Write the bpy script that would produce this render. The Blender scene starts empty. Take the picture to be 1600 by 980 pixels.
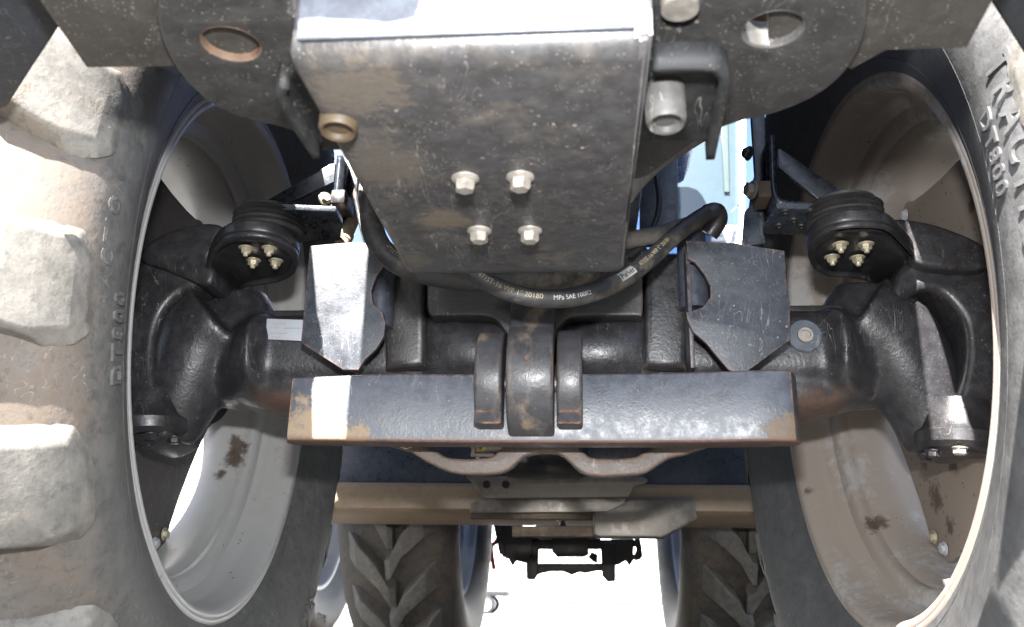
import bpy, bmesh, math, random
from math import sin, cos, pi, radians as R_
from mathutils import Vector, Matrix
random.seed(7)
SC = bpy.context.scene
COL = SC.collection

# ------------------------------------------------------------------ camera
FPX, PIT, YAW, ROLL = 1384.3, 0.30414, 0.08631, 0.01695
CAM = Vector((0.07115, -1.41443, 0.32307))
_F = Vector((-sin(YAW) * cos(PIT), cos(YAW) * cos(PIT), sin(PIT)))
_R0 = Vector((cos(YAW), sin(YAW), 0)); _U0 = _R0.cross(_F)
_R = cos(ROLL) * _R0 + sin(ROLL) * _U0
_U = -sin(ROLL) * _R0 + cos(ROLL) * _U0
cd = bpy.data.cameras.new('camera'); cam = bpy.data.objects.new('camera', cd); COL.objects.link(cam)
cam.matrix_world = Matrix(((_R.x, _U.x, -_F.x, CAM.x), (_R.y, _U.y, -_F.y, CAM.y), (_R.z, _U.z, -_F.z, CAM.z), (0, 0, 0, 1)))
cd.sensor_width = 36; cd.lens = FPX / 1600 * 36; cd.clip_start = 0.02; cd.clip_end = 2000
cd.dof.use_dof = True; cd.dof.focus_distance = 1.32; cd.dof.aperture_fstop = 8
SC.camera = cam

# ------------------------------------------------------------------ light
SUN_AZ, SUN_EL = R_(252), R_(42)      # azimuth of the sun measured from +X, counter-clockwise: front left of the tractor
w = bpy.data.worlds.new('World'); SC.world = w; w.use_nodes = True
nt = w.node_tree; nt.nodes.clear()
sky = nt.nodes.new('ShaderNodeTexSky'); sky.sky_type = 'NISHITA'; sky.sun_disc = False
sky.sun_elevation = SUN_EL; sky.sun_rotation = pi / 2 - SUN_AZ
bg = nt.nodes.new('ShaderNodeBackground'); bg.inputs[1].default_value = 0.05
wo = nt.nodes.new('ShaderNodeOutputWorld')
nt.links.new(sky.outputs[0], bg.inputs[0]); nt.links.new(bg.outputs[0], wo.inputs[0])
sl = bpy.data.lights.new('sun', 'SUN'); sl.energy = 5.0; sl.angle = R_(0.5); sl.color = (1, .96, .91)
sun = bpy.data.objects.new('sun', sl); COL.objects.link(sun)
SUNV = Vector((cos(SUN_AZ) * cos(SUN_EL), sin(SUN_AZ) * cos(SUN_EL), sin(SUN_EL)))
sun.rotation_euler = SUNV.to_track_quat('Z', 'Y').to_euler(); sun.location = (-3, -4, 6)
# the photograph was taken with the camera's own flash: a small lamp just above the lens
fl = bpy.data.lights.new('camera_flash', 'AREA'); fl.shape = 'RECTANGLE'; fl.size = .055; fl.size_y = .035; fl.energy = 3.2; fl.color = (.97, .98, 1)
flo = bpy.data.objects.new('camera_flash', fl); COL.objects.link(flo)
flo.matrix_world = cam.matrix_world @ Matrix.Translation((0.0, .155, -.02)) 
vs = SC.view_settings; vs.view_transform = 'Standard'; vs.look = 'None'; vs.exposure = 3.0; vs.gamma = 1; vs.use_curve_mapping = False
SC.render.film_transparent = False

# ------------------------------------------------------------------ helpers
def ray(px, py): return _F + _R * ((px - 800) / FPX) - _U * ((py - 490) / FPX)
def PY(px, py, Y):                       # where the sight line through a measured spot meets the upright plane y = Y
    d = ray(px, py); return CAM + d * ((Y - CAM.y) / d.y)
def PZ(px, py, Z):
    d = ray(px, py); return CAM + d * ((Z - CAM.z) / d.z)
def pyl(pts, Y): return [(p.x, p.z) for p in (PY(a, b, Y) for a, b in pts)]
def pzl(pts, Z): return [(p.x, p.y) for p in (PZ(a, b, Z) for a, b in pts)]

def empty(name, parent=None, loc=(0, 0, 0), rz=0):
    o = bpy.data.objects.new(name, None); COL.objects.link(o); o.location = loc; o.rotation_euler = (0, 0, rz)
    o.empty_display_size = .1
    if parent: o.parent = parent
    return o
def tag(o, label=None, cat=None, group=None, kind=None):
    for k, v in (('label', label), ('category', cat), ('group', group), ('kind', kind)):
        if v: o[k] = v
    return o
def finish(me, ang=35):
    for p in me.polygons: p.use_smooth = True
    try: me.set_sharp_from_angle(angle=R_(ang))
    except Exception: pass
    return me
def obj(name, me, m, parent=None, label=None, mat=None):
    o = bpy.data.objects.new(name, me); COL.objects.link(o)
    if m and not me.materials: me.materials.append(m)
    if parent: o.parent = parent
    if label: o['label'] = label
    if mat is not None: o.matrix_local = mat
    return o
def bm_mesh(bm, name='mesh', ang=35, recalc=True):
    if recalc: bmesh.ops.recalc_face_normals(bm, faces=bm.faces)
    me = bpy.data.meshes.new(name); bm.to_mesh(me); bm.free()
    return finish(me, ang)
def catmull(pts, n=5, closed=True):
    out = []; N = len(pts)
    for i in range(N if closed else N - 1):
        p = [Vector(pts[(i + k) % N]) if closed else Vector(pts[min(max(i + k, 0), N - 1)]) for k in (-1, 0, 1, 2)]
        for j in range(n):
            t = j / n
            out.append(.5 * ((2 * p[1]) + (p[2] - p[0]) * t + (2 * p[0] - 5 * p[1] + 4 * p[2] - p[3]) * t * t + (3 * p[1] - p[0] - 3 * p[2] + p[3]) * t ** 3))
    if not closed: out.append(Vector(pts[-1]))
    return out
def prism(loops, thick, mapf, bev=.002, ang=35):
    """flat outline (with holes) given thickness and softened edges; mapf places (u, v, w) in the world"""
    cu = bpy.data.curves.new('outline', 'CURVE'); cu.dimensions = '2D'; cu.fill_mode = 'BOTH'
    cu.extrude = max(thick / 2 - bev, .0002); cu.bevel_depth = bev; cu.bevel_resolution = 2; cu.offset = -bev
    for lp in loops:
        sp = cu.splines.new('POLY'); sp.points.add(len(lp) - 1); sp.use_cyclic_u = True
        for q, v in zip(sp.points, lp): q.co = (v[0], v[1], 0, 1)
    o = bpy.data.objects.new('outline', cu); COL.objects.link(o)
    dg = bpy.context.evaluated_depsgraph_get()
    me = bpy.data.meshes.new_from_object(o.evaluated_get(dg)); bpy.data.objects.remove(o); bpy.data.curves.remove(cu)
    me.materials.clear()
    for v in me.vertices: v.co = mapf(*v.co)
    bm = bmesh.new(); bm.from_mesh(me); bmesh.ops.remove_doubles(bm, verts=bm.verts, dist=1e-5)
    bmesh.ops.recalc_face_normals(bm, faces=bm.faces); bm.to_mesh(me); bm.free()
    return finish(me, ang)
def on_y(Y, thick): return lambda u, v, w_: (u, Y + thick / 2 - w_, v)        # front face at y = Y
def on_z(Z, thick): return lambda u, v, w_: (u, v, Z + thick / 2 + w_)        # underside at z = Z
def on_x(X): return lambda u, v, w_: (X + w_, u, v)                           # centred on x = X
def circle(cx, cy, r, n=20): return [(cx + r * cos(2 * pi * i / n), cy + r * sin(2 * pi * i / n)) for i in range(n)]
def rrect(x0, y0, x1, y1, r, n=4):
    out = []
    for cx, cy, a in ((x1 - r, y0 + r, -pi / 2), (x1 - r, y1 - r, 0), (x0 + r, y1 - r, pi / 2), (x0 + r, y0 + r, pi)):
        for i in range(n + 1): out.append((cx + r * cos(a + pi / 2 * i / n), cy + r * sin(a + pi / 2 * i / n)))
    return out
def box(x0, x1, y0, y1, z0, z1, bev=.004, seg=2):
    bm = bmesh.new(); bmesh.ops.create_cube(bm, size=1)
    for v in bm.verts: v.co = ((x0 + x1) / 2 + v.co.x * (x1 - x0), (y0 + y1) / 2 + v.co.y * (y1 - y0), (z0 + z1) / 2 + v.co.z * (z1 - z0))
    if bev: bmesh.ops.bevel(bm, geom=bm.edges[:], offset=bev, segments=seg, affect='EDGES', profile=.5)
    return bm_mesh(bm)
def frame_of(axis):
    a = Vector(axis).normalized(); h = Vector((0, 0, 1)) if abs(a.z) < .9 else Vector((1, 0, 0))
    x = h.cross(a).normalized(); return x, a.cross(x), a
def lathe(profile, centre, axis, n=32, ang=35, bm=None):
    """profile: (distance along axis, radius)"""
    own = bm is None
    if own: bm = bmesh.new()
    x, y, a = frame_of(axis); c = Vector(centre); rings = []
    for h, r in profile:
        if r < 1e-5: rings.append([bm.verts.new(c + a * h)])
        else: rings.append([bm.verts.new(c + a * h + (x * cos(2 * pi * i / n) + y * sin(2 * pi * i / n)) * r) for i in range(n)])
    for p, q in zip(rings, rings[1:]):
        for i in range(n):
            j = (i + 1) % n
            f = [p[i % len(p)], p[j % len(p)], q[j % len(q)], q[i % len(q)]]
            f = list(dict.fromkeys(f))
            if len(f) > 2:
                try: bm.faces.new(f)
                except ValueError: pass
    return bm_mesh(bm, ang=ang) if own else bm
def tube_bm(path, r, n=14, sub=8, bm=None, smooth=True):
    bm = bm or bmesh.new(); P = catmull(path, sub, False) if smooth else [Vector(p) for p in path]
    rr = r if callable(r) else (lambda t: r); up = None; rings = []
    for i, p in enumerate(P):
        t = (P[min(i + 1, len(P) - 1)] - P[max(i - 1, 0)]).normalized()
        if up is None: up = frame_of(t)[0]
        up = (up - t * up.dot(t)).normalized(); s = t.cross(up); k = rr(i / (len(P) - 1))
        rings.append([bm.verts.new(p + (up * cos(2 * pi * j / n) + s * sin(2 * pi * j / n)) * k) for j in range(n)])
    for a, b in zip(rings, rings[1:]):
        for j in range(n): bm.faces.new((a[j], a[(j + 1) % n], b[(j + 1) % n], b[j]))
    bm.faces.new(rings[0][::-1]); bm.faces.new(rings[-1]); return bm
def tube(path, r, n=14, sub=8, smooth=True): return bm_mesh(tube_bm(path, r, n, sub, None, smooth))
def loft(sections, n=40, axis='X', caps=True, sub=4):
    """sections: (pos, c1, c2, r1, r2, exponent) superellipses strung along an axis, smoothly interpolated"""
    S = catmull_rows(sections, sub); bm = bmesh.new(); rings = []
    for pos, c1, c2, r1, r2, e in S:
        ring = []
        for i in range(n):
            a = 2 * pi * i / n; ca, sa = cos(a), sin(a)
            u = c1 + r1 * math.copysign(abs(ca) ** (2 / e), ca); v = c2 + r2 * math.copysign(abs(sa) ** (2 / e), sa)
            ring.append(bm.verts.new((pos, u, v) if axis == 'X' else (u, v, pos) if axis == 'Z' else (u, pos, v)))
        rings.append(ring)
    for a, b in zip(rings, rings[1:]):
        for i in range(n): bm.faces.new((a[i], a[(i + 1) % n], b[(i + 1) % n], b[i]))
    if caps: bm.faces.new(rings[0][::-1]); bm.faces.new(rings[-1])
    return bm_mesh(bm, ang=50)
def catmull_rows(rows, n):
    out = []; N = len(rows)
    for i in range(N - 1):
        p = [rows[min(max(i + k, 0), N - 1)] for k in (-1, 0, 1, 2)]
        for j in range(n):
            t = j / n
            out.append([.5 * (2 * p[1][k] + (p[2][k] - p[0][k]) * t + (2 * p[0][k] - 5 * p[1][k] + 4 * p[2][k] - p[3][k]) * t * t + (3 * p[1][k] - p[0][k] - 3 * p[2][k] + p[3][k]) * t ** 3) for k in range(len(p[0]))])
    out.append(list(rows[-1])); return out
_bolts = {}
def bolt(name, pos, axis, r, h, m, parent, flange=1.35, stud=0, label=None):
    """flanged hex head (r across corners) standing h proud along axis; stud: a thread end past the nut"""
    key = (round(r, 4), round(h, 4), flange, round(stud, 4), m.name)
    if key not in _bolts:
        bm = bmesh.new()
        if flange: lathe([(0, r * flange), (h * .14, r * flange), (h * .3, r * 1.0), (h * .3, 0)], (0, 0, 0), (0, 0, 1), 20, bm=bm)
        b2 = lathe([(0, r * .98), (h * .84, r), (h, r * .82), (h, 0)], (0, 0, 0), (0, 0, 1), 6, bm=bm)
        if stud: lathe([(h * .9, r * .5), (h + stud * .8, r * .5), (h + stud, r * .4), (h + stud, 0)], (0, 0, 0), (0, 0, 1), 12, bm=bm)
        _bolts[key] = bm_mesh(bm, 'bolt', 25)
    x, y, a = frame_of(axis)
    M = Matrix(((x.x, y.x, a.x, pos[0]), (x.y, y.y, a.y, pos[1]), (x.z, y.z, a.z, pos[2]), (0, 0, 0, 1)))
    M = M @ Matrix.Rotation(random.uniform(0, 1), 4, 'Z')
    if parent: M = parent.matrix_basis.inverted() @ M if parent.type == 'EMPTY' else M
    return obj(name, _bolts[key], m, parent, label, M)
_texts = {}
def text_mesh(s, size, extrude, res=3, space=1., bold=0.):
    cu = bpy.data.curves.new('lettering', 'FONT'); cu.body = s; cu.size = size; cu.extrude = extrude; cu.resolution_u = res; cu.align_x = 'CENTER'; cu.space_character = space; cu.offset = bold
    o = bpy.data.objects.new('lettering', cu); COL.objects.link(o)
    me = bpy.data.meshes.new_from_object(o.evaluated_get(bpy.context.evaluated_depsgraph_get()))
    bpy.data.objects.remove(o); bpy.data.curves.remove(cu); me.materials.clear(); return me
def warp(me, f, sharp=30):
    bm = bmesh.new(); bm.from_mesh(me); bmesh.ops.remove_doubles(bm, verts=bm.verts, dist=1e-6)
    for v in bm.verts: v.co = f(*v.co)
    bmesh.ops.recalc_face_normals(bm, faces=bm.faces); bm.to_mesh(me); bm.free(); return finish(me, sharp)

# ------------------------------------------------------------------ materials
class NT:
    def __init__(s, name):
        s.m = bpy.data.materials.new(name); s.m.use_nodes = True; s.t = s.m.node_tree; s.t.nodes.clear()
        s.out = s.n('ShaderNodeOutputMaterial'); s.b = s.n('ShaderNodeBsdfPrincipled'); s.l(s.b.outputs[0], s.out.inputs[0])
        s.co = s.n('ShaderNodeTexCoord').outputs['Object']
    def n(s, k, **kw):
        o = s.t.nodes.new(k)
        for a, b in kw.items(): setattr(o, a, b)
        return o
    def l(s, a, b): s.t.links.new(a, b)
    def set(s, sock, v):
        if hasattr(v, 'is_linked'): s.l(v, sock)
        else: sock.default_value = v if not isinstance(v, tuple) or len(v) != 3 else (*v, 1)
    def noise(s, scale, detail=4, rough=.6, vec=None, dist=0, off=None):
        o = s.n('ShaderNodeTexNoise'); o.inputs['Scale'].default_value = scale; o.inputs['Detail'].default_value = detail
        o.inputs['Roughness'].default_value = rough; o.inputs['Distortion'].default_value = dist
        v = vec or s.co
        if off is not None:
            a = s.n('ShaderNodeVectorMath', operation='ADD'); s.l(v, a.inputs[0]); a.inputs[1].default_value = off; v = a.outputs[0]
        s.l(v, o.inputs['Vector']); return o.outputs[0]
    def ramp(s, x, a, b, lo=0., hi=1., mode='SMOOTHSTEP'):
        o = s.n('ShaderNodeMapRange', interpolation_type=mode); s.set(o.inputs[0], x)
        for i, v in zip((1, 2, 3, 4), (a, b, lo, hi)): s.set(o.inputs[i], v)
        return o.outputs[0]
    def math(s, op, a, b=0.): 
        o = s.n('ShaderNodeMath', operation=op); s.set(o.inputs[0], a); s.set(o.inputs[1], b); return o.outputs[0]
    def mix(s, f, a, b):
        o = s.n('ShaderNodeMix', data_type='RGBA'); s.set(o.inputs[0], f); s.set(o.inputs[6], a); s.set(o.inputs[7], b); return o.outputs[2]
    def bump(s, h, strength, dist, prev=None):
        o = s.n('ShaderNodeBump'); o.inputs['Strength'].default_value = strength; o.inputs['Distance'].default_value = dist
        s.l(h, o.inputs['Height'])
        if prev: s.l(prev, o.inputs['Normal'])
        return o.outputs[0]
    def stretch(s, v):
        o = s.n('ShaderNodeMapping'); o.inputs['Scale'].default_value = v; s.l(s.co, o.inputs[0]); return o.outputs[0]
    def edge(s, rad=.006, n=5):
        b = s.n('ShaderNodeBevel', samples=n); b.inputs['Radius'].default_value = rad
        g = s.n('ShaderNodeNewGeometry'); d = s.n('ShaderNodeVectorMath', operation='DOT_PRODUCT')
        s.l(b.outputs[0], d.inputs[0]); s.l(g.outputs['Normal'], d.inputs[1])
        return s.math('SUBTRACT', 1., d.outputs['Value'])
DUST = (.36, .26, .18)
def paint(name, base, rough=.42, dust=.25, specks=.5, streak=0., rust=0., cast=.0, metal=0., dustcol=DUST, seed=0, scratch=.35, base2=None, spec=.5, splash=(), band=None):
    s = NT(name); o = (seed * 3.1, seed * 1.7, seed * .9)
    n1 = s.noise(7, 6, .65, off=o); n2 = s.noise(55, 5, .7, off=o); n3 = s.noise(240, 3, .6, off=o); n4 = s.noise(2.6, 4, .55, off=o)
    col = s.mix(s.ramp(n2, .35, .7), base, base2 or tuple(min(1, c * 1.5 + .004) for c in base))
    cover = s.ramp(s.math('ADD', s.math('MULTIPLY', n1, .75), s.math('MULTIPLY', n2, .3)), .74 - dust * .5, .92 - dust * .42, 0, min(1, .25 + dust * .9))
    cover = s.math('MAXIMUM', cover, dust * .25)
    col = s.mix(cover, col, s.mix(n4, dustcol, tuple(c * .55 for c in dustcol)))
    if streak:
        st = s.noise(30, 4, .6, vec=s.stretch((1, 1, .08))); col = s.mix(s.ramp(st, .5, .75, 0, streak), col, dustcol)
    if specks:
        v = s.n('ShaderNodeTexVoronoi'); v.inputs['Scale'].default_value = 95; s.l(s.co, v.inputs['Vector'])
        sp = s.math('MULTIPLY', s.ramp(s.math('ADD', v.outputs['Distance'], s.math('MULTIPLY', n3, .25)), .20, .32, 1, 0), s.ramp(s.noise(31, 2, off=o), .56, .66))
        v2 = s.n('ShaderNodeTexVoronoi'); v2.inputs['Scale'].default_value = 300; s.l(s.co, v2.inputs['Vector'])
        sp2 = s.math('MULTIPLY', s.ramp(v2.outputs['Distance'], .12, .25, 1, 0), s.ramp(s.noise(60, 2, off=o), .45, .6))
        col = s.mix(s.math('MULTIPLY', s.math('MAXIMUM', sp, s.math('MULTIPLY', sp2, .7)), min(1., specks * .8)), col, (.34, .30, .25))
    if scratch:
        sc = s.noise(18, 2, .5, vec=s.stretch((2.4, .4, .5)), dist=1.6, off=o)
        line = s.ramp(s.math('ABSOLUTE', s.math('SUBTRACT', sc, .5)), 0, .007, 1, 0)
        col = s.mix(s.math('MULTIPLY', s.math('MULTIPLY', line, s.ramp(n1, .5, .62)), scratch), col, (.42, .39, .35))
    for (x, y, z, r, c) in splash:       # caked dirt at given places
        d = s.n('ShaderNodeVectorMath', operation='DISTANCE'); s.l(s.co, d.inputs[0]); d.inputs[1].default_value = (x, y, z)
        k = s.math('ADD', s.math('DIVIDE', d.outputs['Value'], r), s.math('MULTIPLY', s.math('SUBTRACT', n2, .5), 2.2)); k = s.ramp(k, .5, 1., .9, 0)
        col = s.mix(k, col, s.mix(n3, c, tuple(q * .6 for q in c))); cover = s.math('MAXIMUM', cover, k)
    if band:                             # rust along a lower edge, between heights z0 and z1
        z0, z1, c, amt = band; sx = s.n('ShaderNodeSeparateXYZ'); s.l(s.co, sx.inputs[0])
        k = s.math('MULTIPLY', s.ramp(s.math('ADD', sx.outputs[2], s.math('MULTIPLY', s.math('SUBTRACT', n2, .5), (z1 - z0) * 1.4)), z0, z1, 1, 0), amt); k = s.math('MULTIPLY', k, s.ramp(s.math('ABSOLUTE', sx.outputs[0]), .44, .48, 1, 0))
        col = s.mix(k, col, s.mix(n3, c, tuple(q * .5 for q in c))); cover = s.math('MAXIMUM', cover, s.math('MULTIPLY', k, .6))
    rgh = s.ramp(n2, .3, .7, rough - .08, rough + .1); rgh = s.math('ADD', rgh, s.math('MULTIPLY', cover, .3))
    if rust:
        e = s.math('MULTIPLY', s.ramp(s.edge(.007), .012, .10), s.ramp(n2, .38, .55)); e = s.math('MULTIPLY', e, rust)
        col = s.mix(e, col, s.mix(s.ramp(n3, .4, .6), (.20, .075, .035), (.34, .19, .11))); rgh = s.math('ADD', rgh, s.math('MULTIPLY', e, .3))
    s.set(s.b.inputs['Base Color'], col); s.set(s.b.inputs['Roughness'], rgh); s.b.inputs['Metallic'].default_value = metal
    s.b.inputs['Specular IOR Level'].default_value = spec
    nb = s.bump(n3, .12, .002)
    if cast: nb = s.bump(s.noise(190, 3, .6, off=o), cast * .55, .002, nb)
    s.l(s.bump(cover, .25, .002, nb), s.b.inputs['Normal'])
    return s.m
M = {}
M['black'] = paint('black_paint', (.009, .010, .013), .37, .12, .35, cast=.25, seed=1)
M['axle'] = paint('axle_paint', (.010, .012, .016), .36, .14, .35, cast=.5, seed=2, rust=.5, band=(.598, .632, (.13, .075, .05), .7))
M['axle_dusty'] = paint('dusty_axle_paint', (.013, .014, .016), .38, .30, .3, cast=.35, streak=.2, dustcol=(.20, .15, .11), seed=3)
M['beam'] = paint('beam_paint', (.034, .042, .057), .38, .14, .25, cast=.2, rust=1., seed=4, splash=[(-.31, -.21, .535, .055, (.34, .25, .16)), (-.25, -.205, .525, .03, (.30, .22, .14)), (.335, -.215, .535, .03, (.16, .12, .08))], band=(.520, .530, (.14, .075, .05), .7))
M['link'] = paint('link_paint', (.020, .025, .032), .38, .30, .3, cast=.3, streak=.5, rust=.8, seed=5)
M['shield'] = paint('shield_paint', (.017, .022, .031), .42, .10, .7, cast=.15, seed=6, rust=.35)
M['plate'] = paint('front_plate_paint', (.021, .021, .022), .42, .17, .8, streak=.22, dustcol=(.19, .16, .13), cast=.1, seed=7, scratch=.3, splash=[(*PZ(x, y, .65), .0135, (.12, .09, .065)) for x, y in ((727, 280), (813, 278), (749, 362), (828, 362))] + [(*PZ(690, 335, .65), .030, (.10, .078, .055)), (*PZ(600, 250, .65), .05, (.075, .064, .052)), (*PZ(560, 130, .65), .045, (.085, .07, .055)), (*PZ(640, 400, .65), .03, (.07, .062, .052))])
M['carrier'] = paint('carrier_paint', (.015, .015, .015), .5, .26, .8, cast=.2, seed=8, dustcol=(.095, .08, .064))
M['wing'] = paint('wing_paint', (.020, .018, .016), .6, .32, 1., cast=.2, seed=9, dustcol=(.10, .082, .062))
M['bracket'] = paint('bracket_paint', (.010, .011, .012), .62, .14, .5, streak=.15, spec=.3, dustcol=(.10, .08, .06), seed=10)
M['navy'] = paint('navy_panel_paint', (.028, .035, .050), .32, .16, .3, seed=11)
M['fender_steel'] = paint('bracket_steel_paint', (.016, .021, .030), .28, .06, .5, seed=12)
M['guard'] = paint('guard_steel', (.14, .13, .115), .38, .30, .1, metal=.65, seed=13, scratch=.2)
M['belt'] = paint('belly_lip_paint', (.24, .172, .11), .42, .35, .0, seed=14, dustcol=(.42, .31, .21), scratch=.1, base2=(.30, .215, .135))
M['hitchblack'] = paint('hitch_paint', (.025, .023, .021), .45, .4, .3, seed=15)
M['arm'] = paint('forged_arm_paint', (.070, .055, .047), .5, .22, .2, cast=.6, rust=1., seed=16, dustcol=(.20, .12, .08))
M['zinc'] = paint('zinc_plate', (.45, .41, .30), .38, .22, 0, metal=.6, seed=17, scratch=0, dustcol=(.4, .34, .24))
M['steel'] = paint('bright_steel', (.24, .228, .205), .45, .5, 0, metal=.6, seed=18, scratch=.2)
M['rustbush'] = paint('rusty_steel', (.07, .042, .026), .55, .35, .2, seed=19, dustcol=(.16, .10, .06))
M['greybush'] = paint('worn_bushing', (.040, .039, .037), .55, .25, .3, dustcol=(.14, .125, .11), seed=20)
M['goldbush'] = paint('brass_bushing', (.04, .026, .012), .6, .3, 0, metal=.0, dustcol=(.07, .05, .03), seed=21, scratch=0)
M['worn'] = paint('front_face_grey_paint', (.055, .064, .080), .35, .2, .3, seed=33, metal=.3)  # paler blue-grey for the sheet over the plate's front fold
M['flange'] = paint('worn_flange_paint', (.07, .072, .078), .4, .35, .4, seed=30)
M['rod'] = paint('dusty_rod', (.36, .29, .20), .45, .4, .2, seed=22)
M['washer'] = paint('washer_paint', (.05, .06, .075), .35, .1, .2, seed=23)
M['cabwhite'] = paint('cab_white_paint', (.78, .79, .78), .3, .05, 0, seed=24, scratch=0)
M['red'] = paint('red_paint', (.4, .03, .025), .4, .1, 0, seed=25, scratch=0)
M['blueb'] = paint('tractor_blue_paint', (.012, .045, .16), .3, .1, .1, seed=26, scratch=0)
M['muddy'] = paint('muddy_casting', (.07, .05, .035), .7, .5, .2, seed=27)
M['wallwhite'] = paint('white_cladding', (.8, .8, .78), .6, .03, 0, seed=28, scratch=0)
def rubber(name, base, dust, dustcol=(.30, .225, .16), seed=0, sheen=.55, tread=None, vary=False):
    s = NT(name)
    if vary:           # every lug its own patch of dirt
        va = s.n('ShaderNodeVectorMath', operation='ADD'); s.l(s.co, va.inputs[0]); s.l(s.math('MULTIPLY', s.n('ShaderNodeObjectInfo').outputs['Random'], 17.), va.inputs[1]); s.co = va.outputs[0]
    o = (seed * 2.3, seed * 1.1, seed * .7)
    n1 = s.noise(5, 7, .68, off=o); n2 = s.noise(34, 6, .72, off=o); n3 = s.noise(190, 3, .6, off=o); n4 = s.noise(12, 5, .7, vec=s.stretch((1, .35, 1)), off=o)
    col = s.mix(s.ramp(n2, .3, .75), tuple(c * .75 for c in base), tuple(c * 1.35 for c in base))
    cov = s.ramp(s.math('ADD', s.math('MULTIPLY', n1, .6), s.math('MULTIPLY', n2, .42)), .72 - dust * .5, .84 - dust * .4, 0, .85)
    col = s.mix(cov, col, s.mix(n2, dustcol, tuple(c * .5 for c in dustcol)))
    if tread:          # caked soil from radius tread[0] outwards; dark tones also stand for gap shade
        sx = s.n('ShaderNodeSeparateXYZ'); s.l(s.co, sx.inputs[0]); q = s.math('SQRT', s.math('ADD', s.math('POWER', sx.outputs[1], 2.), s.math('POWER', sx.outputs[2], 2.)))
        tr = s.ramp(s.math('ADD', q, s.math('MULTIPLY', s.math('SUBTRACT', n2, .5), .10)), tread[0], tread[1], 0, tread[2]); cov = s.math('MAXIMUM', cov, s.math('MULTIPLY', tr, s.ramp(n1, .3, .6, .45, 1.)))
        col = s.mix(s.math('MULTIPLY', tr, s.ramp(s.math('ADD', n1, s.math('MULTIPLY', n2, .4)), .55, .85, .35, 1.)), col, s.mix(n2, dustcol, tuple(c * .55 for c in dustcol)))
    sc = s.ramp(s.math('ABSOLUTE', s.math('SUBTRACT', s.noise(26, 2, .5, dist=2.2, off=o), .5)), 0, .006, 1, 0)
    col = s.mix(s.math('MULTIPLY', s.math('MULTIPLY', sc, s.ramp(n4, .5, .66)), .5), col, (.42, .40, .37))
    col = s.mix(s.math('MULTIPLY', s.ramp(s.noise(75, 6, .75, off=o), .52, .64), .55), col, tuple(c * .5 for c in base))
    s.set(s.b.inputs['Base Color'], col); s.set(s.b.inputs['Roughness'], s.ramp(n2, .3, .7, sheen, sheen + .2))
    s.b.inputs['Specular IOR Level'].default_value = .4
    nb = s.bump(n3, .3, .0015); nb = s.bump(n2, .22, .003, nb); s.l(s.bump(cov, .25, .002, nb), s.b.inputs['Normal']); return s.m
M['tyre'] = rubber('tyre_rubber', (.085, .083, .079), .26, seed=1, tread=(.585, .65, .85), dustcol=(.135, .098, .070))  # brown soil, darkened in place of sun shadow between the lugs
M['lug'] = rubber('lug_rubber', (.125, .117, .105), .42, seed=9, dustcol=(.22, .178, .138), vary=True)  # paler than the carcass, so the lugs carry a sunlit tone
M['lug_rear'] = rubber('rear_lug_rubber', (.13, .122, .112), .22, seed=8, dustcol=(.24, .19, .14), vary=True)
M['tyre_right'] = rubber('tyre_rubber_grey', (.066, .066, .067), .12, seed=3, tread=(.60, .70, .4), dustcol=(.27, .235, .19))
M['tyre_rear'] = rubber('rear_tyre_rubber', (.08, .073, .066), .45, seed=2, dustcol=(.17, .12, .085))
M['hose'] = rubber('hose_rubber', (.030, .029, .029), .46, seed=4, sheen=.40, dustcol=(.2, .165, .125))
M['hose_grey'] = rubber('dusty_hose_rubber', (.11, .098, .085), .35, seed=5)
M['rubbermount'] = rubber('rubber_mount', (.022, .021, .020), .12, seed=6)
M['plastic'] = rubber('black_plastic', (.014, .016, .02), .08, seed=7)
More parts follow.
